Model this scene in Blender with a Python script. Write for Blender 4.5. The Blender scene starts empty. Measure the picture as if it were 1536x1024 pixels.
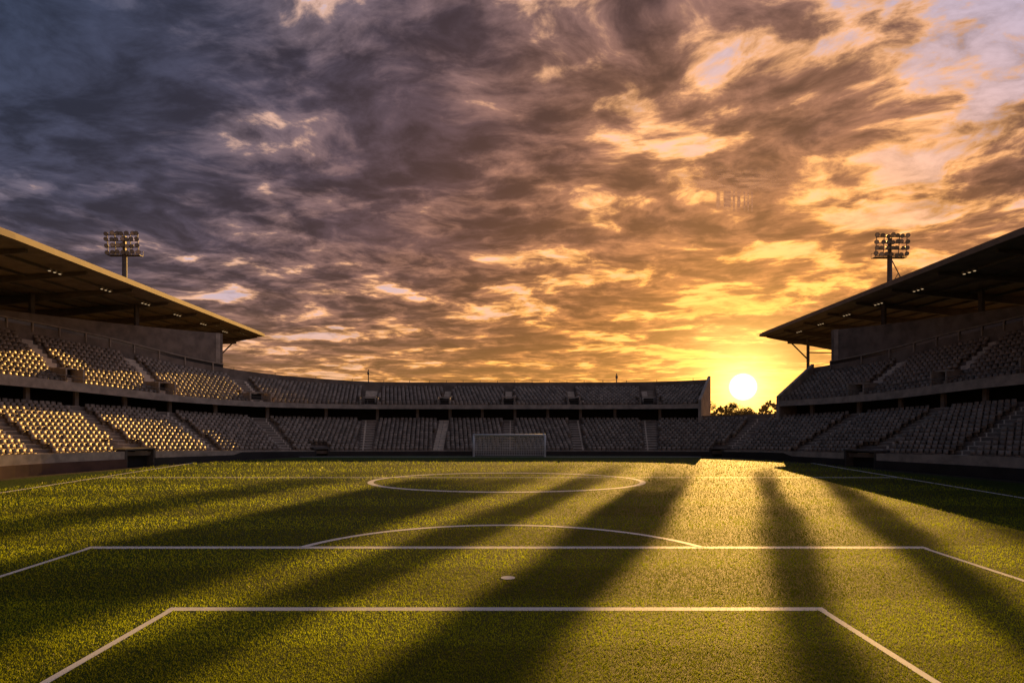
import bpy, math, random
import numpy as np
from mathutils import Vector
random.seed(7); rng=np.random.default_rng(7)
sc=bpy.context.scene
sc.view_settings.view_transform='Standard'; sc.view_settings.look='None'; sc.view_settings.exposure=0
SUN_AZ=math.radians(18.7); SUN_EL=math.radians(17.2)
# ---------------------------------------------------------------- node helpers
class NT:
    def __init__(s,tree): s.t=tree; s.n=tree.nodes; s.l=tree.links
    def new(s,typ,**k):
        n=s.n.new(typ)
        for a,b in k.items(): setattr(n,a,b)
        return n
    def put(s,sock,v):
        if v is None: return
        if isinstance(v,bpy.types.NodeSocket): s.l.new(v,sock)
        elif isinstance(v,(tuple,list)) and sock.type=='RGBA' and len(v)==3: sock.default_value=(*v,1)
        else: sock.default_value=v
    def m(s,op,a,b=None,c=None,clamp=False):
        n=s.new('ShaderNodeMath',operation=op); n.use_clamp=clamp
        s.put(n.inputs[0],a); s.put(n.inputs[1],b)
        if c is not None: s.put(n.inputs[2],c)
        return n.outputs[0]
    def vm(s,op,a,b=None):
        n=s.new('ShaderNodeVectorMath',operation=op); s.put(n.inputs[0],a)
        if b is not None: s.put(n.inputs[1],b)
        return n.outputs['Value'] if op in('DOT_PRODUCT','LENGTH') else n.outputs[0]
    def mix(s,f,a,b,bt='MIX'):
        n=s.new('ShaderNodeMix',data_type='RGBA',blend_type=bt)
        s.put(n.inputs[0],f); s.put(n.inputs[6],a); s.put(n.inputs[7],b); return n.outputs[2]
    def rng(s,v,a,b,c=0.,d=1.,smooth=True):
        n=s.new('ShaderNodeMapRange'); n.interpolation_type='SMOOTHSTEP' if smooth else 'LINEAR'
        s.put(n.inputs[0],v); 
        for i,x in enumerate((a,b,c,d)): s.put(n.inputs[i+1],x)
        return n.outputs[0]
    def noise(s,vec,scale,detail=4,rough=.5,dist=0.,out=0):
        n=s.new('ShaderNodeTexNoise'); s.put(n.inputs['Vector'],vec)
        n.inputs['Scale'].default_value=scale; n.inputs['Detail'].default_value=detail
        n.inputs['Roughness'].default_value=rough; n.inputs['Distortion'].default_value=dist
        return n.outputs[out]
    def comb(s,x,y,z):
        n=s.new('ShaderNodeCombineXYZ'); s.put(n.inputs[0],x); s.put(n.inputs[1],y); s.put(n.inputs[2],z); return n.outputs[0]
    def sep(s,v):
        n=s.new('ShaderNodeSeparateXYZ'); s.put(n.inputs[0],v); return n.outputs
def mat(name,col,rough=.7,var=.25,scale=3.,bump=.0,bscale=20.,metal=0.,spec=.5,island=0.):
    m=bpy.data.materials.new(name); m.use_nodes=True; t=NT(m.node_tree)
    p=m.node_tree.nodes['Principled BSDF']
    g=t.new('ShaderNodeNewGeometry')
    n=t.noise(g.outputs['Position'],scale,6,.6)
    a=tuple(c*(1-var) for c in col); b=tuple(min(1,c*(1+var)) for c in col)
    c=t.mix(t.rng(n,.3,.7),a,b)
    if island>0:
        f=t.m('MULTIPLY_ADD',g.outputs['Random Per Island'],island,1-island/2)
        c=t.mix(1.0,c,t.comb(f,f,f),'MULTIPLY')
    t.put(p.inputs['Base Color'],c)
    p.inputs['Roughness'].default_value=rough; p.inputs['Metallic'].default_value=metal
    p.inputs['Specular IOR Level'].default_value=spec
    if bump>0:
        bn=t.new('ShaderNodeBump'); bn.inputs['Strength'].default_value=bump; bn.inputs['Distance'].default_value=.05
        t.put(bn.inputs['Height'],t.noise(g.outputs['Position'],bscale,5,.6)); t.l.new(bn.outputs[0],p.inputs['Normal'])
    return m
M={}
M['conc']=mat('concrete',(.25,.20,.16),.8,.3,.8,.3,15)
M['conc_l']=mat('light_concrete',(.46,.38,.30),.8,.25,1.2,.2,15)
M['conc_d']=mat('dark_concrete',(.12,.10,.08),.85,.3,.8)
M['step']=mat('stair_concrete',(.74,.63,.50),.8,.15,2.)
M['seat']=mat('seat_plastic',(.34,.27,.205),.42,.12,.5,island=.6)
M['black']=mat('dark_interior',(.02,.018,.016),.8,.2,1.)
M['board']=mat('boards',(.03,.026,.025),.5,.3,.6)
M['brick']=mat('wall_base',(.12,.06,.04),.7,.25,.8)
M['steel']=mat('painted_steel',(.16,.135,.115),.5,.2,1.)
M['steel_l']=mat('galvanised_steel',(.25,.24,.23),.45,.2,2.,metal=.3)
M['roof']=mat('roof_deck',(.26,.20,.15),.6,.25,.7)
M['roof_edge']=mat('roof_edge',(.26,.20,.15),.6,.15,.7,spec=.2)
M['white']=mat('white_paint',(.84,.84,.82),.6,.04,3.,spec=.2)
M['glass']=mat('window_glass',(.05,.055,.06),.08,.2,.3,spec=.8)
M['ground']=mat('ground_soil',(.06,.05,.035),.9,.4,.05,.4,2,spec=.1)
M['track']=mat('asphalt_strip',(.07,.06,.045),.9,.3,1.5,.3,40,spec=.1)
M['net']=mat('net_cord',(.86,.86,.84),.7,.03,3.)
M['bark']=mat('bark',(.05,.035,.025),.9,.3,6.)
def emis(name,c,s):
    m=bpy.data.materials.new(name); m.use_nodes=True; t=NT(m.node_tree); p=m.node_tree.nodes['Principled BSDF']
    p.inputs['Base Color'].default_value=(*c,1); p.inputs['Emission Color'].default_value=(*c,1); p.inputs['Emission Strength'].default_value=s; return m
M['lamp']=emis('lit_lamp',(1,.72,.4),.6)
M['lens']=mat('lamp_lens',(.7,.66,.6),.12,.05,3.,spec=.9,metal=.5)
def folmat(name,c1,c2,tc,tr=.5,rough=.5,spec=.3,band=False):
    m=bpy.data.materials.new(name); m.use_nodes=True; t=NT(m.node_tree)
    p=m.node_tree.nodes['Principled BSDF']; g=t.new('ShaderNodeNewGeometry')
    f=t.m('ADD',t.m('MULTIPLY',g.outputs['Random Per Island'],.6),t.m('MULTIPLY',t.noise(g.outputs['Position'],.35,3,.5),.4))
    c=t.mix(f,c1,c2)
    if band:
        y=t.sep(g.outputs['Position'])[1]; b=t.rng(t.m('SINE',t.m('MULTIPLY',y,.95)),-.35,.35,.76,1.24)
        c=t.mix(1.,c,t.comb(b,b,b),'MULTIPLY')
        ri=t.m('MULTIPLY',b,t.m('MULTIPLY_ADD',g.outputs['Random Per Island'],.7,.65))
        tcn=t.mix(1.,t.mix(0.,tc,tc),t.comb(ri,ri,ri),'MULTIPLY')
    else: tcn=tc
    t.put(p.inputs['Base Color'],c); p.inputs['Roughness'].default_value=rough; p.inputs['Specular IOR Level'].default_value=spec
    tl=t.new('ShaderNodeBsdfTranslucent'); t.put(tl.inputs[0],tcn)
    mx=t.new('ShaderNodeMixShader'); mx.inputs[0].default_value=tr
    t.l.new(p.outputs[0],mx.inputs[1]); t.l.new(tl.outputs[0],mx.inputs[2])
    t.l.new(mx.outputs[0],m.node_tree.nodes['Material Output'].inputs[0]); return m
M['leaf']=folmat('leaves',(.03,.045,.012),(.08,.09,.025),(.16,.11,.02),.4)
M['blade']=folmat('turf_blades',(.004,.050,.004),(.020,.10,.010),(.52,.64,.02),.60,.36,.28,True)
M['wblade']=folmat('painted_blades',(.80,.80,.78),(.9,.9,.88),(.7,.7,.65),.3,.6,.2)
m=bpy.data.materials.new('turf'); m.use_nodes=True; t=NT(m.node_tree); p=m.node_tree.nodes['Principled BSDF']
g=t.new('ShaderNodeNewGeometry'); pos=g.outputs['Position']; sx=t.sep(pos)
n1=t.noise(pos,.25,4,.6); n2=t.noise(pos,14,3,.7)
band=t.rng(t.m('SINE',t.m('MULTIPLY',sx[1],.95)),-.35,.35)
c=t.mix(t.rng(n1,.3,.7),(.009,.05,.004),(.022,.08,.007)); c=t.mix(t.m('MULTIPLY',band,.4),c,(.04,.11,.010))
c=t.mix(t.m('MULTIPLY',t.rng(n2,.35,.7),.5),c,(.006,.028,.003))
t.put(p.inputs['Base Color'],c); p.inputs['Roughness'].default_value=.6; p.inputs['Specular IOR Level'].default_value=.20
p.inputs['Specular Tint'].default_value=(1,.80,.22,1)
bn=t.new('ShaderNodeBump'); bn.inputs['Strength'].default_value=1; bn.inputs['Distance'].default_value=.16
t.put(bn.inputs['Height'],t.noise(t.vm('MULTIPLY',pos,(1,.7,1)),9,6,.75)); t.l.new(bn.outputs[0],p.inputs['Normal'])
M['turf']=m
# ---------------------------------------------------------------- mesh helpers
def link(o,parent=None):
    sc.collection.objects.link(o)
    if parent: o.parent=parent
    return o
def empty(name):
    o=bpy.data.objects.new(name,None); o.empty_display_size=.5; return link(o)
def mesh(name,v,f,mt,parent=None,smooth=False):
    me=bpy.data.meshes.new(name); me.from_pydata([tuple(map(float,a)) for a in v],[],f)
    if isinstance(mt,str): mt=M[mt]
    me.materials.append(mt); me.update()
    if smooth: me.shade_smooth()
    return link(bpy.data.objects.new(name,me),parent)
class B:
    def __init__(s): s.v=[]; s.f=[]
    def hexa(s,p8):
        b=len(s.v); s.v+= [tuple(p) for p in p8]
        for q in ((0,3,2,1),(4,5,6,7),(0,1,5,4),(1,2,6,5),(2,3,7,6),(3,0,4,7)): s.f.append(tuple(b+i for i in q))
    def box(s,c,d,rot=0.):
        cx,cy,cz=c; a,b_,h=d[0]/2,d[1]/2,d[2]/2; co,si=math.cos(rot),math.sin(rot)
        s.hexa([(cx+x*co-y*si,cy+x*si+y*co,cz+z) for z in(-h,h) for x,y in((-a,-b_),(a,-b_),(a,b_),(-a,b_))])
    def beam(s,p,q,w,h=None,w2=None,h2=None):
        p=Vector(p); q=Vector(q); h=h or w; w2=w2 or w; h2=h2 or h
        d=(q-p).normalized(); up=Vector((0,0,1)) if abs(d.z)<.95 else Vector((0,1,0))
        x=d.cross(up).normalized(); y=x.cross(d).normalized()
        s.hexa([p-x*w/2-y*h/2,p+x*w/2-y*h/2,p+x*w/2+y*h/2,p-x*w/2+y*h/2,q-x*w2/2-y*h2/2,q+x*w2/2-y*h2/2,q+x*w2/2+y*h2/2,q-x*w2/2+y*h2/2])
    def cyl(s,p,q,r,r2=None,n=10):
        p=Vector(p); q=Vector(q); r2=r if r2 is None else r2
        d=(q-p).normalized(); up=Vector((0,0,1)) if abs(d.z)<.95 else Vector((0,1,0))
        x=d.cross(up).normalized(); y=x.cross(d); b=len(s.v)
        for c,rr in((p,r),(q,r2)):
            for i in range(n):
                a=2*math.pi*i/n; s.v.append(tuple(c+x*math.cos(a)*rr+y*math.sin(a)*rr))
        for i in range(n): s.f.append((b+i,b+(i+1)%n,b+n+(i+1)%n,b+n+i))
        s.f.append(tuple(b+n+i for i in range(n))); s.f.append(tuple(b+n-1-i for i in range(n)))
    def done(s,name,mt,parent=None,smooth=False): return mesh(name,s.v,s.f,mt,parent,smooth)
# ---------------------------------------------------------------- bowl path
T=np.array([
(-38.5,-30,1.6,6.0,7.2,8.05,12.8),(-38,5,1.6,6.0,7.2,8.05,12.8),(-37.4,30,1.6,6.0,7.2,8.05,12.8),(-35.5,47,1.6,6.0,7.15,8.0,12.8),
(-31.7,57.6,1.3,5.4,6.5,7.2,12.3),(-28.3,64,1.0,4.9,5.8,6.4,11.3),(-25,68.6,.8,4.4,5.4,5.9,9.8),(-21.3,72,.6,4.0,5.15,5.6,8.6),
(-16,73.8,.5,3.85,5.05,5.45,7.9),(-8,74.1,.5,3.85,5.05,5.45,7.9),(0,74.2,.5,3.85,5.05,5.45,7.9),(8,74.1,.5,3.85,5.05,5.45,7.9),(15.5,73.7,.5,3.85,5.05,5.45,7.9),
(20.5,71.8,.6,3.9,5.15,5.6,8.3),(24.5,67.8,.8,4.4,5.4,5.9,9.6),(27.7,61.5,1.0,4.9,5.8,6.4,11.2),(30.6,54,1.3,5.4,6.5,7.2,12.2),
(34.2,44.5,1.6,6.0,7.15,8.0,12.8),(36.5,30,1.6,6.0,7.2,8.05,12.8),(37.5,5,1.6,6.0,7.2,8.05,12.8),(38,-30,1.6,6.0,7.2,8.05,12.8)])
pts=[]
for i in range(len(T)-1):
    p0=T[max(i-1,0)];p1=T[i];p2=T[i+1];p3=T[min(i+2,len(T)-1)]
    L=np.hypot(*(p2-p1)[:2]); n=max(2,int(L/.25))
    for k in range(n):
        u=k/n
        q=.5*((2*p1)+(-p0+p2)*u+(2*p0-5*p1+4*p2-p3)*u*u+(-p0+3*p1-3*p2+p3)*u**3)
        q[2:]=p1[2:]+(p2-p1)[2:]*u
        pts.append(q)
pts.append(T[-1]); pts=np.array(pts)
cum=np.r_[0,np.cumsum(np.hypot(*np.diff(pts[:,:2],axis=0).T))]
S=np.arange(0,cum[-1],.5)
P=np.stack([np.interp(S,cum,pts[:,j]) for j in range(7)],1)
for _ in range(12):
    Q=P.copy(); Q[1:-1]=(P[:-2]+2*P[1:-1]+P[2:])/4; P=Q
tan=np.gradient(P[:,:2],axis=0); tan/=np.linalg.norm(tan,axis=1)[:,None]
for _ in range(20):
    Q=tan.copy(); Q[1:-1]=(tan[:-2]+2*tan[1:-1]+tan[2:])/4; tan=Q
tan/=np.linalg.norm(tan,axis=1)[:,None]
NRM=np.stack([-tan[:,1],tan[:,0]],1)
def at(s):
    a=np.array([np.interp(s,S,P[:,j]) for j in range(7)]); n=np.array([np.interp(s,S,NRM[:,j]) for j in(0,1)]); n/=np.linalg.norm(n)
    return a,n
def pt(s,o,z=0):
    a,n=at(s); return (a[0]+n[0]*o,a[1]+n[1]*o,z)
def s_of_x(x):
    m_=(P[:,1]>65); i=np.where(m_)[0]; return float(np.interp(x,P[i,0],S[i]))
def s_of_y(y,left=True):
    i=np.where((P[:,0]<0) if left else (P[:,0]>0))[0]; i=i[(P[i,1]<73)]
    if not left: i=i[::-1]
    return float(np.interp(y,P[i,1],S[i]))
S0=s_of_y(-5); S1=s_of_y(-5,False)
CUT_F=s_of_x(18.6); CUT_R=s_of_x(23.2)
BW_L=s_of_y(70.2); BW_R=s_of_y(68.6,False)
def sweep(name,mt,s0,s1,prof,parent,step=1.0,acc=None):
    n=max(1,int(round((s1-s0)/step))); v=[];f=[]
    b0=len(acc.v) if acc else 0
    for i in range(n+1):
        a,nn=at(s0+(s1-s0)*i/n); pr=prof(a); k=len(pr)
        for o,z in pr: v.append((a[0]+nn[0]*o,a[1]+nn[1]*o,z))
    for i in range(n):
        for j in range(k-1):
            q=b0+i*k+j; f.append((q,q+1,q+k+1,q+k))
    if acc: acc.v+=v; acc.f+=f; return
    return mesh(name,v,f,mt,parent)
NL=13; PL=.69; NU=11; PU=.727; OU=8.6
def prof_low(a):
    r=[(.0,a[2]-.0)];
    dz=(a[3]-a[2])/NL
    for k in range(NL):
        z=a[2]-.35+dz*k
        r+=[(.15+k*PL,z),(.15+(k+1)*PL,z)]
    return r+[(.15+NL*PL,a[3]-.2)]
def prof_up(a):
    r=[]; dz=(a[6]-a[5])/NU
    for k in range(NU):
        z=a[5]-.3+dz*k; r+=[(OU+k*PU,z),(OU+(k+1)*PU,z)]
    return r+[(OU+NU*PU,a[6]+.75),(OU+NU*PU+.25,a[6]+.75),(OU+NU*PU+.25,-.1)]
ST=empty('stadium_stand')
sweep('lower_terrace','conc',S0,S1,prof_low,ST)
for a_,b_ in((S0,CUT_F),(CUT_R,S1)):
    sweep('upper_terrace','conc',a_,b_,prof_up,ST)
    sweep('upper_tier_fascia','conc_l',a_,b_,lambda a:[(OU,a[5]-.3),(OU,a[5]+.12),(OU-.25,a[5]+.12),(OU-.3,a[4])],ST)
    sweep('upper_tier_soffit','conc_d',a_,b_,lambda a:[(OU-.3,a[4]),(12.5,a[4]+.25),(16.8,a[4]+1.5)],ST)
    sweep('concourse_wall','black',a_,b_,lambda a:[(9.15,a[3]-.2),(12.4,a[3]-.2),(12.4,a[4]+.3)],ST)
    r=B(); ss=a_
    sweep('r','steel_l',a_,b_,lambda a:[(OU-.18,a[5]+.62),(OU-.12,a[5]+.62),(OU-.12,a[5]+.68),(OU-.18,a[5]+.68),(OU-.18,a[5]+.62)],None,1.,r)
    sweep('r','steel_l',a_,b_,lambda a:[(OU-.18,a[5]+.36),(OU-.14,a[5]+.36),(OU-.14,a[5]+.40),(OU-.18,a[5]+.40),(OU-.18,a[5]+.36)],None,1.,r)
    while ss<b_:
        a,_=at(ss); q=pt(ss,OU-.15); r.box((q[0],q[1],a[5]+.39),(.05,.05,.56)); ss+=1.5
    ss=a_
    sweep('r','steel_l',a_,b_,lambda a:[(16.7,a[6]+1.0),(16.74,a[6]+1.0),(16.74,a[6]+1.04),(16.7,a[6]+1.04)],None,1.,r)
    while ss<b_:
        a,_=at(ss); q=pt(ss,16.73); r.box((q[0],q[1],a[6]+.88),(.06,.06,.3)); ss+=2.2
    r.done('railing','steel',ST)
    c=B(); ss=a_+2
    while ss<b_:
        a,n=at(ss); q=pt(ss,9.6); c.box((q[0],q[1],(a[3]+a[4])/2),(.35,.35,a[4]-a[3]+.3),math.atan2(n[1],n[0])); ss+=3.9
    c.done('concourse_columns','conc',ST)
sweep('lower_back_wall','conc',CUT_F,CUT_R,lambda a:[(9.13,a[3]-.2),(9.13,a[3]+.35),(9.4,a[3]+.35),(9.4,-.1)],ST)
for s_,nm in((CUT_F,'end_wall'),(CUT_R,'end_wall')):
    a,n=at(s_); tn=np.array([n[1],-n[0]]); sg=1 if s_==CUT_F else -1
    prof=[(8.3,0.),(8.3,a[5]+.6),(OU+NU*PU+.3,a[6]+1.2),(OU+NU*PU+.3,0.)]
    v=[];
    for k in(0.02,.35):
        for o,z in prof: v.append((a[0]+n[0]*o+tn[0]*sg*k,a[1]+n[1]*o+tn[1]*sg*k,z if z>0 else -.1))
    mesh(nm,v,[(0,1,2,3),(7,6,5,4),(0,4,5,1),(1,5,6,2),(2,6,7,3)],'conc_l',ST)
TUN=[(s_of_y(57.8),2.6),(s_of_x(-20.2),1.3),(s_of_x(21.4),1.3),(s_of_y(57.3,False),3.0)]
segs=[];cur=S0
for c_,w in TUN: segs.append((cur,c_-w/2)); cur=c_+w/2
segs.append((cur,S1))
for i,(a_,b_) in enumerate(segs):
    sweep('front_wall','conc_l',a_,b_,lambda a:[(-.2,-.05),(-.2,a[2]+.02),(.02,a[2]+.02),(.02,a[2]-.4)],ST)
    sweep('perimeter_boards','brick' if i==0 else 'board',a_,b_,lambda a:[(-.28,-.05),(-.28,a[2]*(.55 if a[2]>.9 else .85)),(-.19,a[2]*(.55 if a[2]>.9 else .85))],ST)
for c_,w in TUN:
    b=B(); a,n=at(c_); R=math.atan2(n[1],n[0])
    zz=a[2]+.15
    for sg in(-1,1):
        q=pt(c_+sg*w/2,1.0); b.box((q[0],q[1],zz/2),(2.5,.2,zz),R)
    q=pt(c_,1.0); b.box((q[0],q[1],zz+.06),(2.6,w+.3,.12),R); b.done('tunnel_frame','conc_d',ST)
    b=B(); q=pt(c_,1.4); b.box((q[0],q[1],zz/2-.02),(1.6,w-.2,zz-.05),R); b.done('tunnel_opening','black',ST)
sC=s_of_x(-.4); aisles=[]; k=-20
while k<21:
    s_=sC+k*7.75
    if S0+1<s_<S1-1: aisles.append(s_)
    k+=1
b=B(); vm=B(); vd=B()
for s_ in aisles:
    sweep('x','x',s_-.58,s_+.58,lambda a:[(o,z+.03) for o,z in prof_low(a)],None,.58,b)
    if s_<CUT_F-.6 or s_>CUT_R+.6:
        sweep('x','x',s_-.42,s_+.42,lambda a:[(o-.01,z+.03) for o,z in prof_up(a)[:-3]],None,.42,b)
        a,n=at(s_); R=math.atan2(n[1],n[0]); dz=(a[6]-a[5])/NU
        zb=a[5]; h=.95+dz*1.6
        for sg in(-1,1):
            q=pt(s_+sg*.7,9.9); vm.box((q[0],q[1],zb+h/2-.3),(2.2,.14,h),R)
        q=pt(s_,10.4); vm.box((q[0],q[1],zb+h-.25),(1.4,1.6,.12),R)
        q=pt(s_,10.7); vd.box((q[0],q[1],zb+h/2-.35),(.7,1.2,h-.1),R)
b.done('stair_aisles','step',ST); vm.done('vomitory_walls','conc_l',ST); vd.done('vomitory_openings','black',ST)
# ---------------------------------------------------------------- seats
def seat_template():
    b=B(); w=.21
    b.hexa([(-.2,-w,.38),(.2,-w,.35),(.2,w,.35),(-.2,w,.38),(-.2,-w,.44),(.2,-w,.40),(.2,w,.40),(-.2,w,.44)])
    b.hexa([(.18,-w,.38),(.24,-w,.38),(.24,w,.38),(.18,w,.38),(.26,-w*.84,.76),(.31,-w*.84,.76),(.31,w*.84,.76),(.26,w*.84,.76)])
    b.box((.1,0,.2),(.06,.3,.36))
    return np.array(b.v),b.f
tv,tf=seat_template()
SV=[]
def row_seats(off,zfun,s0,s1,skip,sp=.5):
    n=int((s1-s0)/.25); ss=np.linspace(s0,s1,n); ar=[np.array([np.interp(ss,S,P[:,j]) for j in range(7)]).T][0]
    nx=np.interp(ss,S,NRM[:,0]); ny=np.interp(ss,S,NRM[:,1]); x=ar[:,0]+nx*off; y=ar[:,1]+ny*off
    cl=np.r_[0,np.cumsum(np.hypot(np.diff(x),np.diff(y)))]
    d=np.arange(.3,cl[-1]-.3,sp); s_=np.interp(d,cl,ss)
    for q in s_:
        if any(abs(q-c)<w for c,w in skip): continue
        a,nn=at(q); z=zfun(a)
        j=random.uniform(-.09,.09)
        c,sn=nn[0]*math.cos(j)-nn[1]*math.sin(j),nn[0]*math.sin(j)+nn[1]*math.cos(j)
        tz=tv[:,2]*random.uniform(.96,1.04)
        v=np.empty_like(tv); v[:,0]=a[0]+nn[0]*off+tv[:,0]*c-tv[:,1]*sn; v[:,1]=a[1]+nn[1]*off+tv[:,0]*sn+tv[:,1]*c; v[:,2]=z+tz
        SV.append(v)
sk=[(s_,.8) for s_ in aisles]
SA=s_of_y(12); SB=s_of_y(12,False)
for k in range(NL):
    kk=sk+([(c_,w/2+.3) for c_,w in TUN] if k<3 else [])
    row_seats(.15+k*PL+.36,lambda a,k=k:a[2]-.35+(a[3]-a[2])/NL*k,SA,SB,kk)
for k in range(NU):
    kk=[(s_,1.0 if 1<=k<=3 else .65) for s_ in aisles]
    for a_,b_ in((SA,CUT_F),(CUT_R,SB)):
        row_seats(OU+k*PU+.38,lambda a,k=k:a[5]-.3+(a[6]-a[5])/NU*k,a_,b_,kk)
V=np.concatenate(SV); nS=len(SV); nv=len(tv)
fa=np.array(tf); F=(fa[None]+np.arange(nS)[:,None,None]*nv).reshape(-1,4)
def bigmesh(name,V,F,mats,parent=None,mi=None):
    me=bpy.data.meshes.new(name); k=F.shape[1]
    me.vertices.add(len(V)); me.vertices.foreach_set('co',V.astype(np.float32).ravel())
    me.loops.add(F.size); me.loops.foreach_set('vertex_index',F.astype(np.int32).ravel())
    me.polygons.add(len(F)); me.polygons.foreach_set('loop_start',np.arange(0,F.size,k,dtype=np.int32))
    for m_ in mats: me.materials.append(M[m_])
    if mi is not None: me.polygons.foreach_set('material_index',mi.astype(np.int32))
    me.update(calc_edges=True); return link(bpy.data.objects.new(name,me),parent)
bigmesh('stadium_seats',V,F,['seat'])
print('seats',nS)
# ---------------------------------------------------------------- roofs + back walls
def build_roof(sg):
    RO=empty('stand_roof')
    xf=lambda y:sg*(35.2+(y-47)/62*4.5) if y>47 else sg*35.2
    xb=lambda y:sg*(66.5-(max(y,23)-23)/86*14.2)
    zf=16.92; zb=15.65; YE=109
    N=15; Y=[ -5+(YE+5)*i/N for i in range(N+1)]
    def z_at(x,y):
        f=(abs(x)-abs(xf(y)))/(abs(xb(y))-abs(xf(y))); return zf+(zb-zf)*f
    WT=14.15
    v=[];f=[]
    for y in Y:
        v+=[(xf(y),y,zf),(xb(y),y,zb),(xb(y),y,zb+.5),(xf(y),y,zf+.22)]
    for i in range(N):
        for j in range(4):
            a=i*4+j; b=i*4+(j+1)%4; f.append((a,b,b+4,a+4))
    f+= [(0,3,2,1),(N*4,N*4+1,N*4+2,N*4+3)]
    mesh('deck',v,f,'roof',RO)
    e=B()
    for i in range(N):
        y0,y1=Y[i],Y[i+1]
        e.beam((xf(y0)-sg*.12,y0,zf+.05),(xf(y1)-sg*.12,y1,zf+.05),.2,.4)
        e.beam((xf(y0)+sg*.25,y0,zf+.40),(xf(y1)+sg*.25,y1,zf+.40),.12,.18)
    e.beam((xf(YE),YE+.12,zf+.1),(xb(YE),YE+.12,zb+.25),.2,.45)
    e.done('edge_gutter','roof_edge',RO)
    r=B(); L=B(); LL=B()
    y=2.
    while y<YE+.1:
        x0,x1=xf(y)+sg*.4,xb(y)
        r.beam((x1,y,zb-.7),(x0+sg*.5,y,zf-.24),.3,1.25,.24,.26)
        y+=8.2
    for k in range(1,8):
        fr=k/8
        for i in range(N):
            y0,y1=Y[i],Y[i+1]
            p=[]
            for yy in(y0,y1):
                x=xf(yy)+(xb(yy)-xf(yy))*fr; p.append((x,yy,z_at(x,yy)-.12))
            r.beam(p[0],p[1],.14,.22)
    r.done('rafters','steel',RO)
    y=8.
    while y<YE-3:
        x=xf(y)+sg*2.4; z=z_at(x,y)-.3
        for q in(-.65,0,.65):
            L.box((x,y+q,z-.08),(.32,.32,.2)); LL.box((x-sg*.02,y+q,z-.2),(.15,.15,.03))
        y+=8.2
    L.done('light_housings','steel_l',RO); LL.done('light_panels','lamp',RO)
    c=B()
    for (x,y) in((45.1,104),(48.5,102.4)):
        X=sg*x; c.cyl((X,y,0),(X,y,z_at(X,y)-.4),.23)
    c.beam((sg*42,104,15.3),(sg*51.7,102.4,14.7),.28,.34)
    c.beam((sg*45.1,104,12.7),(sg*42.1,104,15.7),.16)
    c.beam((sg*45.1,104,13.8),(sg*48.5,102.4,13.6),.18)
    c.done('columns','steel',RO)
    a_,b_=(S0,BW_L) if sg<0 else (BW_R,S1)
    sweep('back_wall','conc',a_,b_,lambda a:[(16.75,a[6]+.7),(16.75,WT),(20.9,WT-.2),(20.9,-.1)],RO)
    sweep('concourse_glazing','glass',a_,b_,lambda a:[(16.62,a[6]+.25),(16.62,a[6]+1.1)],RO)
    w=B(); sweep('x','x',a_,b_,lambda a:[(16.6,a[6]+1.1),(16.45,a[6]+1.1),(16.45,a[6]+1.22),(16.6,a[6]+1.22)],None,1,w)
    ss=a_
    while ss<b_:
        a,n=at(ss); q=pt(ss,16.55); w.box((q[0],q[1],a[6]+.68),(.14,.12,.95),math.atan2(n[1],n[0])); ss+=1.9
    w.done('window_mullions','conc_l',RO)
    w=B(); ss=a_+.3 if sg>0 else b_-.3
    a,n=at(ss); R=math.atan2(n[1],n[0]); q=pt(ss,19.0)
    w.box((q[0],q[1],WT/2),(4.6,.5,WT+.05),R)
    w.done('end_block','conc_l',RO)
    w=B(); ss=a_+3
    while ss<b_-1:
        a,n=at(ss); q=pt(ss,17.6); zt=z_at(q[0],min(q[1],94))-.1
        w.box((q[0],q[1],(WT-.3+zt)/2),(.4,.4,zt-WT+.3),math.atan2(n[1],n[0])); ss+=7.75
    w.done('roof_props','conc_d',RO)
build_roof(-1); build_roof(1)
# ---------------------------------------------------------------- floodlight towers
def tower(x,y,ztop,sg,stay):
    E=empty('floodlight_tower'); b=B()
    b.cyl((x,y,0),(x,y,ztop-3.6),.62,.42,16)
    b.beam((x,y,ztop-4.2),(x,y,ztop-.4),.5)
    for k in range(4): b.beam((x-2.95,y-.45-.1*k,ztop-3.7+k*1.12),(x+2.95,y-.45-.1*k,ztop-3.7+k*1.12),.12,.14)
    for k in range(5): b.beam((x-2.8+k*1.4,y-.35,ztop-3.8),(x-2.8+k*1.4,y-.75,ztop-.2),.1)
    b.box((x,y+.2,ztop-3.95),(6.0,1.3,.1))
    for k in range(9): b.box((x-3+k*.75,y+.8,ztop-3.5),(.05,.05,.9))
    b.beam((x-3,y+.8,ztop-3.05),(x+3,y+.8,ztop-3.05),.06)
    if stay:
        b.beam((x+.2,y,ztop-4),(x+4.2,y,ztop-12),.14); b.beam((x+.2,y,ztop-9.2),(x+4.2,y,ztop-12),.1); b.beam((x+1.6,y,ztop-6.8),(x+.2,y,ztop-9.2),.1)
    b.done('mast','steel',E)
    h=B(); l=B()
    for r_ in range(4):
        for k in range(7):
            cx=x-2.7+k*.9+random.uniform(-.12,.12); cz=ztop-3.35+r_*1.12+random.uniform(-.14,.14); cy=y-.6-.1*r_
            d=Vector((sg*-.35+random.uniform(-.4,.4),-1,-.5+random.uniform(-.2,.2))).normalized(); p0=Vector((cx,cy,cz))
            h.cyl(p0,p0+d*.5,.2,.42,10); l.cyl(p0+d*.5,p0+d*.53,.36,.36,10)
            h.box((cx,cy+.1,cz),(.12,.3,.3))
    h.done('lamp_housings','steel',E); l.done('lamp_lenses','lens',E)
tower(-71.5,126,37.6,-1,False); tower(69.7,126,37.2,1,True)
for x,y,h in((-19.2,91.3,10.4),(14.1,92,9.9)):
    b=B(); b.cyl((x,y,6),(x,y,h),.09,.06,8); b.box((x,y,h-.5),(.28,.2,.4)); b.done('mast','steel',None)
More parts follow.
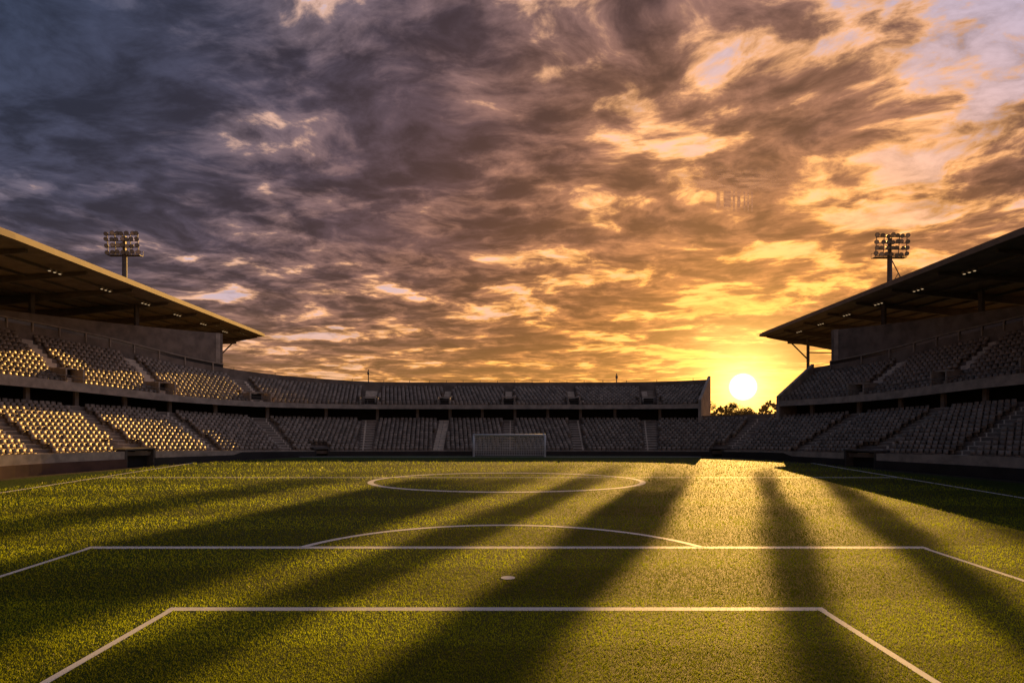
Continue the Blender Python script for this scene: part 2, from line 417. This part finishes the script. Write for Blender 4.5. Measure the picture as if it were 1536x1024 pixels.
# ---------------------------------------------------------------- ground, pitch
mesh('ground',[(-3000,-3000,-.02),(3000,-3000,-.02),(3000,3000,-.02),(-3000,3000,-.02)],[(0,1,2,3)],'ground')
def inner(off,z,st=2.0):
    ss=np.arange(S0,S1,st); v=[pt(s_,off,z) for s_ in ss]; return v
v=inner(-.15,.0); v=v+[(v[-1][0],-45,0),(v[0][0],-45,0)]
mesh('perimeter_path',v,[tuple(range(len(v)))[::-1]],'track')
v=inner(-1.5,.006); v=v+[(v[-1][0],-44,.006),(v[0][0],-44,.006)]
mesh('football_pitch',v,[tuple(range(len(v)))[::-1]],'turf')
LM=empty('pitch_markings')
segsL=[((-7.8,15.7),(7.08,15.7),.28),((-7.8,5),(-7.8,15.7),.16),((7.08,5),(7.08,15.7),.16),
 ((-14.1,22.9),(13.75,22.9),.38),((-14.1,5),(-14.1,22.9),.18),((13.75,5),(13.75,22.9),.18),
 ((-29,5),(-29,66),.24),((27.2,5),(27.2,62),.24),((-22,70.9),(19.5,70.9),.3),((-29,48),(27.2,48),.34),((-29,5),(27.2,5),.14)]
arcs=[((-.35,20.2),7.24,7.24,.34,math.asin(2.7/7.24),math.pi-math.asin(2.7/7.24)),((-.35,45.3),8.95,6.3,.55,0,2*math.pi)]
for a,b_,w in segsL:
    a=Vector((*a,.012));c=Vector((*b_,.012)); d=(c-a).normalized(); n=Vector((-d.y,d.x,0))*w/2; a=a-d*w*.4; c=c+d*w*.4
    if abs(d.y)>.5: a.z=c.z=.016
    mesh('line',[a-n,c-n,c+n,a+n],[(0,1,2,3)],'white',LM)
for (cx,cy),rx,ry,w,a0,a1 in arcs:
    n=96; v=[];f=[]
    for i in range(n+1):
        a=a0+(a1-a0)*i/n
        for k in(-1,1): v.append((cx+(rx+k*w*.35)*math.cos(a),cy+(ry+k*w/2)*math.sin(a),.02))
    for i in range(n): f.append((2*i,2*i+1,2*i+3,2*i+2))
    mesh('arc',v,f,'white',LM)
v=[(-.11+.2*math.cos(a),18.66+.2*math.sin(a),.02) for a in np.linspace(0,2*math.pi,25)[:-1]]
mesh('penalty_spot',v,[tuple(range(24))],'white',LM)
N=640000
inv=rng.uniform(1/66,1/6.5,N); Yb=1/inv; Xb=rng.uniform(-.95,.95,N)*Yb
ok=(Xb>-30.5)&(Xb<29)
Xb=Xb[ok];Yb=Yb[ok];N=len(Xb)
mask=np.zeros(N,bool)
for a,b_,w in segsL:
    a=np.array(a,float);b2=np.array(b_,float);d=b2-a;L=np.linalg.norm(d);d/=L
    tt=(Xb-a[0])*d[0]+(Yb-a[1])*d[1]; dd=np.abs(-(Xb-a[0])*d[1]+(Yb-a[1])*d[0])
    mask|=(tt>-w/2)&(tt<L+w/2)&(dd<w/2)
for (cx,cy),rx,ry,w,a0,a1 in arcs:
    r=np.hypot((Xb-cx)/rx,(Yb-cy)/ry); an=np.arctan2((Yb-cy)/ry,(Xb-cx)/rx)
    mask|=(np.abs(r-1)*(rx+ry)/2<w/2)&((an>a0)|(a1>6))&((an<a1)|(a1>6))
mask|=np.hypot(Xb+.11,Yb-18.66)<.2
sc_=(Yb/12)**.75
hgt=rng.uniform(.02,.052,N)*sc_; wd=rng.uniform(.009,.018,N)*sc_
hgt=np.where(mask,np.minimum(hgt*.45,.03),hgt)
th=rng.uniform(0,2*np.pi,N); ln=rng.uniform(.1,.9,N)*hgt; la=rng.uniform(0,2*np.pi,N)
V=np.zeros((N,3,3),np.float32)
V[:,0,0]=Xb-np.cos(th)*wd/2; V[:,0,1]=Yb-np.sin(th)*wd/2; V[:,0,2]=.004
V[:,1,0]=Xb+np.cos(th)*wd/2; V[:,1,1]=Yb+np.sin(th)*wd/2; V[:,1,2]=.004
V[:,2,0]=Xb+np.cos(la)*ln; V[:,2,1]=Yb+np.sin(la)*ln; V[:,2,2]=hgt
bigmesh('grass',V.reshape(-1,3),np.arange(3*N).reshape(-1,3),['blade','wblade'],None,mask.astype(int))
# ---------------------------------------------------------------- goal
G=empty('football_goal'); b=B(); gx0,gx1,gy,gh=-3.98,3.42,70.95,2.28
for x in(gx0,gx1): b.cyl((x,gy,0),(x,gy,gh),.11,.11,12); 
b.cyl((gx0-.07,gy,gh),(gx1+.07,gy,gh),.11,.11,12)
for x in(gx0,gx1):
    b.cyl((x,gy,gh),(x,gy+.9,gh),.04,.04,8); b.cyl((x,gy+.9,gh),(x,gy+2,0.03),.04,.04,8); b.cyl((x,gy,.04),(x,gy+2,.04),.04,.04,8)
b.cyl((gx0,gy+2,.04),(gx1,gy+2,.04),.04,.04,8); b.cyl((gx0,gy+.9,gh),(gx1,gy+.9,gh),.035,.035,8)
b.done('frame','white',G,True)
n=B(); w=.052
x=gx0
while x<=gx1+.01:
    n.beam((x,gy,gh),(x,gy+.9,gh-.03),w); n.beam((x,gy+.9,gh-.03),(x,gy+2,.04),w); x+=.185
for k in range(13):
    f=k/12; n.beam((gx0,gy+.9+1.1*f,gh-(gh-.04)*f),(gx1,gy+.9+1.1*f,gh-(gh-.04)*f),w)
    for x in(gx0,gx1): n.beam((x,gy,gh-(gh-.04)*f),(x,gy+.9+1.1*f,gh-(gh-.04)*f),w)
for k in range(1,5): n.beam((gx0,gy+.2*k,gh),(gx1,gy+.2*k,gh),w)
n.done('net','net',G)
# ---------------------------------------------------------------- trees
def tree(x,y,h,r,seed,name='tree',nl=1500):
    R=random.Random(seed); E=empty(name); b=B()
    th=h*.38; b.cyl((x,y,-.1),(x+R.uniform(-.2,.2),y,th),h*.03,h*.02,8)
    clumps=[]
    for i in range(9):
        a=R.uniform(0,6.28); rr=r*R.uniform(.25,.8); z=th+ (h-th)*R.uniform(.1,.85)
        q=(x+rr*math.cos(a),y+rr*math.sin(a),z); b.cyl((x,y,th*R.uniform(.7,1)),q,h*.014,h*.004,6); clumps.append((q,r*R.uniform(.28,.5)))
    clumps.append(((x,y,h*.88),r*.35)); b.done('trunk',M['bark'],E)
    vs=[];fs=[]
    for i in range(nl):
        c,cr=R.choice(clumps); d=Vector((R.gauss(0,1),R.gauss(0,1),R.gauss(0,.75))).normalized()*cr*R.uniform(.5,1.1)
        p=Vector(c)+d; s_=R.uniform(.10,.22)*h/7; u=Vector((R.gauss(0,1),R.gauss(0,1),R.gauss(0,1))).normalized(); w_=u.orthogonal().normalized()
        k=len(vs); vs+=[p-u*s_,p+w_*s_*.6,p+u*s_,p-w_*s_*.6]; fs.append((k,k+1,k+2,k+3))
    mesh('foliage',vs,fs,'leaf',E)
for i,(x,y,h,r) in enumerate(((36.5,132,7.2,2.6),(39.5,128,6.0,2.2),(42.8,134,6.6,2.5),(33,138,6.0,2.4),(47,140,5.6,2.6),(51,150,5.6,2.5))):
    tree(x,y,h,r,i)
vs=[];fs=[]; R=random.Random(3)
for i in range(9000):
    a=R.uniform(-.5,.75); D=R.uniform(230,260); x=D*math.sin(a)*1.1; hh=6.5+1.6*math.sin(a*37)+1.3*math.sin(a*91+1)+.8*math.sin(a*203)
    p=Vector((x,D,R.uniform(0,1)**.8*hh)); s_=R.uniform(.4,.9); u=Vector((R.gauss(0,1),R.gauss(0,1),R.gauss(0,1))).normalized(); w_=u.orthogonal()
    k=len(vs); vs+=[p-u*s_,p+w_*s_*.7,p+u*s_,p-w_*s_*.7]; fs.append((k,k+1,k+2,k+3))
mesh('distant_trees',vs,fs,'leaf')
# ---------------------------------------------------------------- added sheet on the sun side, banded to cast shadow streaks on the pitch
tq=800.; H=tq*math.tan(SUN_EL); k=math.tan(SUN_AZ); ct=1/math.tan(SUN_EL)
m=bpy.data.materials.new('shadow_streak_mask'); m.use_nodes=True; t=NT(m.node_tree); nt=m.node_tree
g=t.new('ShaderNodeNewGeometry'); sx=t.sep(g.outputs['Position'])
X=t.m('SUBTRACT',sx[0],t.m('MULTIPLY',sx[2],ct*math.sin(SUN_AZ))); Yc=t.m('SUBTRACT',sx[1],t.m('MULTIPLY',sx[2],ct*math.cos(SUN_AZ)))
U=t.m('SUBTRACT',X,t.m('MULTIPLY',Yc,k))
nz=t.noise(t.comb(t.m('MULTIPLY',U,.40),t.m('MULTIPLY',Yc,.055),0),1.,4,.55)
U2=t.m('ADD',U,t.m('MULTIPLY',t.m('SUBTRACT',nz,.5),2.4))
def bandf(a,b,e): return t.m('MULTIPLY',t.rng(U2,a-e,a+e),t.rng(U2,b-e,b+e,1.,0.))
f=bandf(-6.8,-3.2,.35)
for a,b_,e,o in((.7,2.4,.35,.95),(4.9,6.7,.4,.95),(9.3,11.2,.5,.8),(-11.8,-9.3,.45,.9),(-22.5,-14,1.,.97),(-31,-26.5,1.4,.85)):  # opaque bands placed where the pitch should get shadow streaks
    f=t.m('MAXIMUM',f,t.m('MULTIPLY',bandf(a,b_,e),o))
n3=t.noise(t.comb(t.m('MULTIPLY',U,.10),t.m('MULTIPLY',Yc,.03),3.),1.,8,.65)
fil=t.noise(t.comb(t.m('MULTIPLY',U,.03),t.m('MULTIPLY',Yc,.05),7.),1.,8,.65,.4)
Yn=t.m('ADD',Yc,t.m('MULTIPLY',t.m('SUBTRACT',n3,.5),60.))
f=t.m('MULTIPLY',f,t.rng(Yn,40,68,1.,0.))
Un=t.m('ADD',U,t.m('MULTIPLY',t.m('SUBTRACT',fil,.5),120.))
Ym=t.m('ADD',Yc,t.m('MULTIPLY',t.m('SUBTRACT',fil,.5),50.))
mass=t.m('MULTIPLY',t.rng(Yn,-110,-45),t.rng(Ym,-25,-4,1.,0.))
mass=t.m('MULTIPLY',mass,t.m('MULTIPLY',t.rng(Un,-120,-30),t.rng(Un,10,90,1.,0.)))
mass=t.m('MULTIPLY',mass,t.rng(fil,.36,.60))
f=t.m('MAXIMUM',t.m('MULTIPLY',f,t.rng(Yn,-22,-2)),mass)
f=t.m('MULTIPLY',f,t.rng(fil,.36,.50,.88,.97))
tr=t.new('ShaderNodeBsdfTransparent'); tl=t.new('ShaderNodeBsdfTranslucent')
t.put(tl.inputs[0],t.mix(t.rng(fil,.38,.62),(.20,.16,.26),(.33,.27,.38)))
mx=t.new('ShaderNodeMixShader'); t.put(mx.inputs[0],f); t.l.new(tr.outputs[0],mx.inputs[1]); t.l.new(tl.outputs[0],mx.inputs[2])
t.l.new(mx.outputs[0],nt.nodes['Material Output'].inputs[0])
M['streak_mask']=m
C0=Vector((3+tq*math.sin(SUN_AZ),30+tq*math.cos(SUN_AZ),H)); rv=Vector((math.cos(SUN_AZ),-math.sin(SUN_AZ),0))
uv=Vector((-math.sin(SUN_EL)*math.sin(SUN_AZ),-math.sin(SUN_EL)*math.cos(SUN_AZ),math.cos(SUN_EL)))
mesh('shadow_streak_sheet',[C0+rv*a+uv*b_ for a,b_ in((-200,-24),(160,-24),(160,60),(-200,60))],[(0,1,2,3)],'streak_mask')  # added shadow caster facing the sun, shaped only for the streaks
# ---------------------------------------------------------------- world
w=bpy.data.worlds.new('World'); sc.world=w; w.use_nodes=True; nt=w.node_tree; t=NT(nt)
for n_ in list(nt.nodes): nt.nodes.remove(n_)
tc=t.new('ShaderNodeTexCoord'); D=tc.outputs['Generated']; D=t.vm('NORMALIZE',D); dx=t.sep(D)
vel=math.atan(40/1024*math.cos(SUN_AZ)); SV_=(math.sin(SUN_AZ)*math.cos(vel),math.cos(SUN_AZ)*math.cos(vel),math.sin(vel))
c=t.vm('DOT_PRODUCT',D,SV_); ang=t.m('ARCCOSINE',t.m('MINIMUM',c,.999999))
z=t.m('MAXIMUM',dx[2],0.)
inv=t.m('DIVIDE',1.,t.m('ADD',z,.08))
px=t.m('MULTIPLY',dx[0],inv); py=t.m('MULTIPLY',dx[1],inv)
ca,sa=math.cos(math.radians(18.7)),math.sin(math.radians(18.7))
u=t.m('SUBTRACT',t.m('MULTIPLY',px,ca),t.m('MULTIPLY',py,sa)); v_=t.m('ADD',t.m('MULTIPLY',px,sa),t.m('MULTIPLY',py,ca))
pv=t.comb(u,t.m('MULTIPLY',v_,1.0),0.)
warp=t.noise(pv,1.3,3,.5,out=1); pw=t.vm('ADD',pv,t.vm('SCALE',t.vm('SUBTRACT',warp,(.5,.5,.5))))
sc_n=[n for n in nt.nodes if n.type=='VECT_MATH' and n.operation=='SCALE'][-1]; sc_n.inputs['Scale'].default_value=.5
nA=t.noise(pw,1.3,8,.58,.1)
nB=t.noise(t.vm('ADD',pw,(3.7,9.1,2.)),3.0,9,.58,.1)
nC=t.noise(t.vm('ADD',pw,(13.7,1.1,5.)),8.0,7,.62,.05)
Hh=t.m('POWER',2.718,t.m('MULTIPLY',z,-7.5)); Hl=t.m('POWER',2.718,t.m('MULTIPLY',z,-13.))
Gs=t.m('POWER',2.718,t.m('MULTIPLY',t.m('POWER',t.m('DIVIDE',ang,.38),2.),-1.))
Gw=t.m('POWER',2.718,t.m('MULTIPLY',t.m('POWER',t.m('DIVIDE',ang,.60),2.),-1.))
warm=t.m('MINIMUM',t.m('ADD',t.m('MULTIPLY',Gw,.9),t.m('MULTIPLY',Hh,.62)),1.)
clear=t.mix(Hh,(.19,.25,.42),(.78,.37,.12)); clear=t.mix(Gs,clear,(1.0,.43,.055))
dark=t.mix(warm,(.020,.037,.074),(.135,.050,.021))
mid=t.mix(warm,(.048,.072,.122),(.36,.135,.042))
hi=t.mix(warm,(.38,.28,.27),(1.,.42,.08))
ul=t.m('MULTIPLY',t.rng(dx[0],.15,-.5),t.rng(dx[2],.12,.42))
ur=t.m('MULTIPLY',t.rng(dx[0],.3,.6),t.rng(dx[2],.15,.4))
bias=t.m('ADD',t.m('MULTIPLY',t.m('SUBTRACT',dx[0],.05),-.10),t.m('SUBTRACT',t.m('MULTIPLY',ul,.10),t.m('MULTIPLY',ur,.04)))
cov=t.m('ADD',nA,bias)
dens=t.m('ADD',t.m('MULTIPLY',cov,.52),t.m('ADD',t.m('MULTIPLY',nB,.35),t.m('MULTIPLY',nC,.13)))
az=t.m('ARCTAN2',dx[0],dx[1])
nD=t.noise(t.comb(t.m('MULTIPLY',az,3.2),t.m('MULTIPLY',z,24.),1.),1.5,8,.62,.3)
dens=t.m('ADD',dens,t.m('MULTIPLY',t.m('SUBTRACT',nD,.52),t.m('MULTIPLY',Hl,1.0)))
col=t.mix(t.rng(dens,.41,.45),clear,hi)
col=t.mix(t.rng(dens,.43,.485),col,mid)
col=t.mix(t.m('MULTIPLY',t.rng(dens,.47,.555),.95),col,dark)
tex=t.rng(t.m('ADD',t.m('MULTIPLY',nB,.6),t.m('MULTIPLY',nC,.4)),.38,.62,1.65,.62); col=t.mix(1.,col,t.comb(tex,tex,tex),'MULTIPLY')
hb=t.m('POWER',2.718,t.m('MULTIPLY',z,-18.)); gb=t.m('POWER',2.718,t.m('MULTIPLY',ang,-1.6))
col=t.mix(t.m('MULTIPLY',hb,.58),col,t.mix(gb,(.62,.27,.08),(1.,.50,.08)))
def ex(a,s_): return t.m('MULTIPLY',t.m('POWER',2.718,t.m('DIVIDE',ang,-a)),s_)
def addc(col,f,cc): return t.mix(1.,col,t.mix(1.,t.comb(f,f,f),cc,'MULTIPLY'),'ADD')
col=addc(col,ex(.035,4.0),(1.,.62,.16)); col=addc(col,ex(.17,.66),(1.,.34,.012))
col=addc(col,t.m('MULTIPLY',t.rng(ang,.0105,.0195,1.,0.),14.),(1.,.85,.5))
below=t.rng(dx[2],-.02,0.); col=t.mix(below,(.06,.05,.035),col)
sky=t.new('ShaderNodeTexSky'); sky.sky_type='NISHITA'; sky.sun_disc=False; sky.sun_elevation=SUN_EL; sky.sun_rotation=SUN_AZ
col=t.mix(1.,col,t.mix(1.,sky.outputs[0],(.0015,.0015,.0015),'MULTIPLY'),'ADD')
bg=t.new('ShaderNodeBackground'); t.put(bg.inputs[0],col); bg.inputs[1].default_value=1.
ow=t.new('ShaderNodeOutputWorld'); t.l.new(bg.outputs[0],ow.inputs[0])
# ---------------------------------------------------------------- sun, camera
sl=bpy.data.lights.new('sun','SUN'); sl.energy=5.; sl.angle=math.radians(.06); sl.color=(1.,.54,.13)
so=link(bpy.data.objects.new('sun',sl)); d=Vector((math.sin(SUN_AZ)*math.cos(SUN_EL),math.cos(SUN_AZ)*math.cos(SUN_EL),math.sin(SUN_EL)))
so.rotation_euler=d.to_track_quat('Z','Y').to_euler(); so.location=(60,180,60)
cd=bpy.data.cameras.new('camera'); cd.lens=24; cd.sensor_width=36; cd.shift_y=108/1536; cd.clip_end=10000; cd.clip_start=.1
co=link(bpy.data.objects.new('camera',cd)); co.location=(0,0,4.5); co.rotation_euler=(math.pi/2,0,0); sc.camera=co
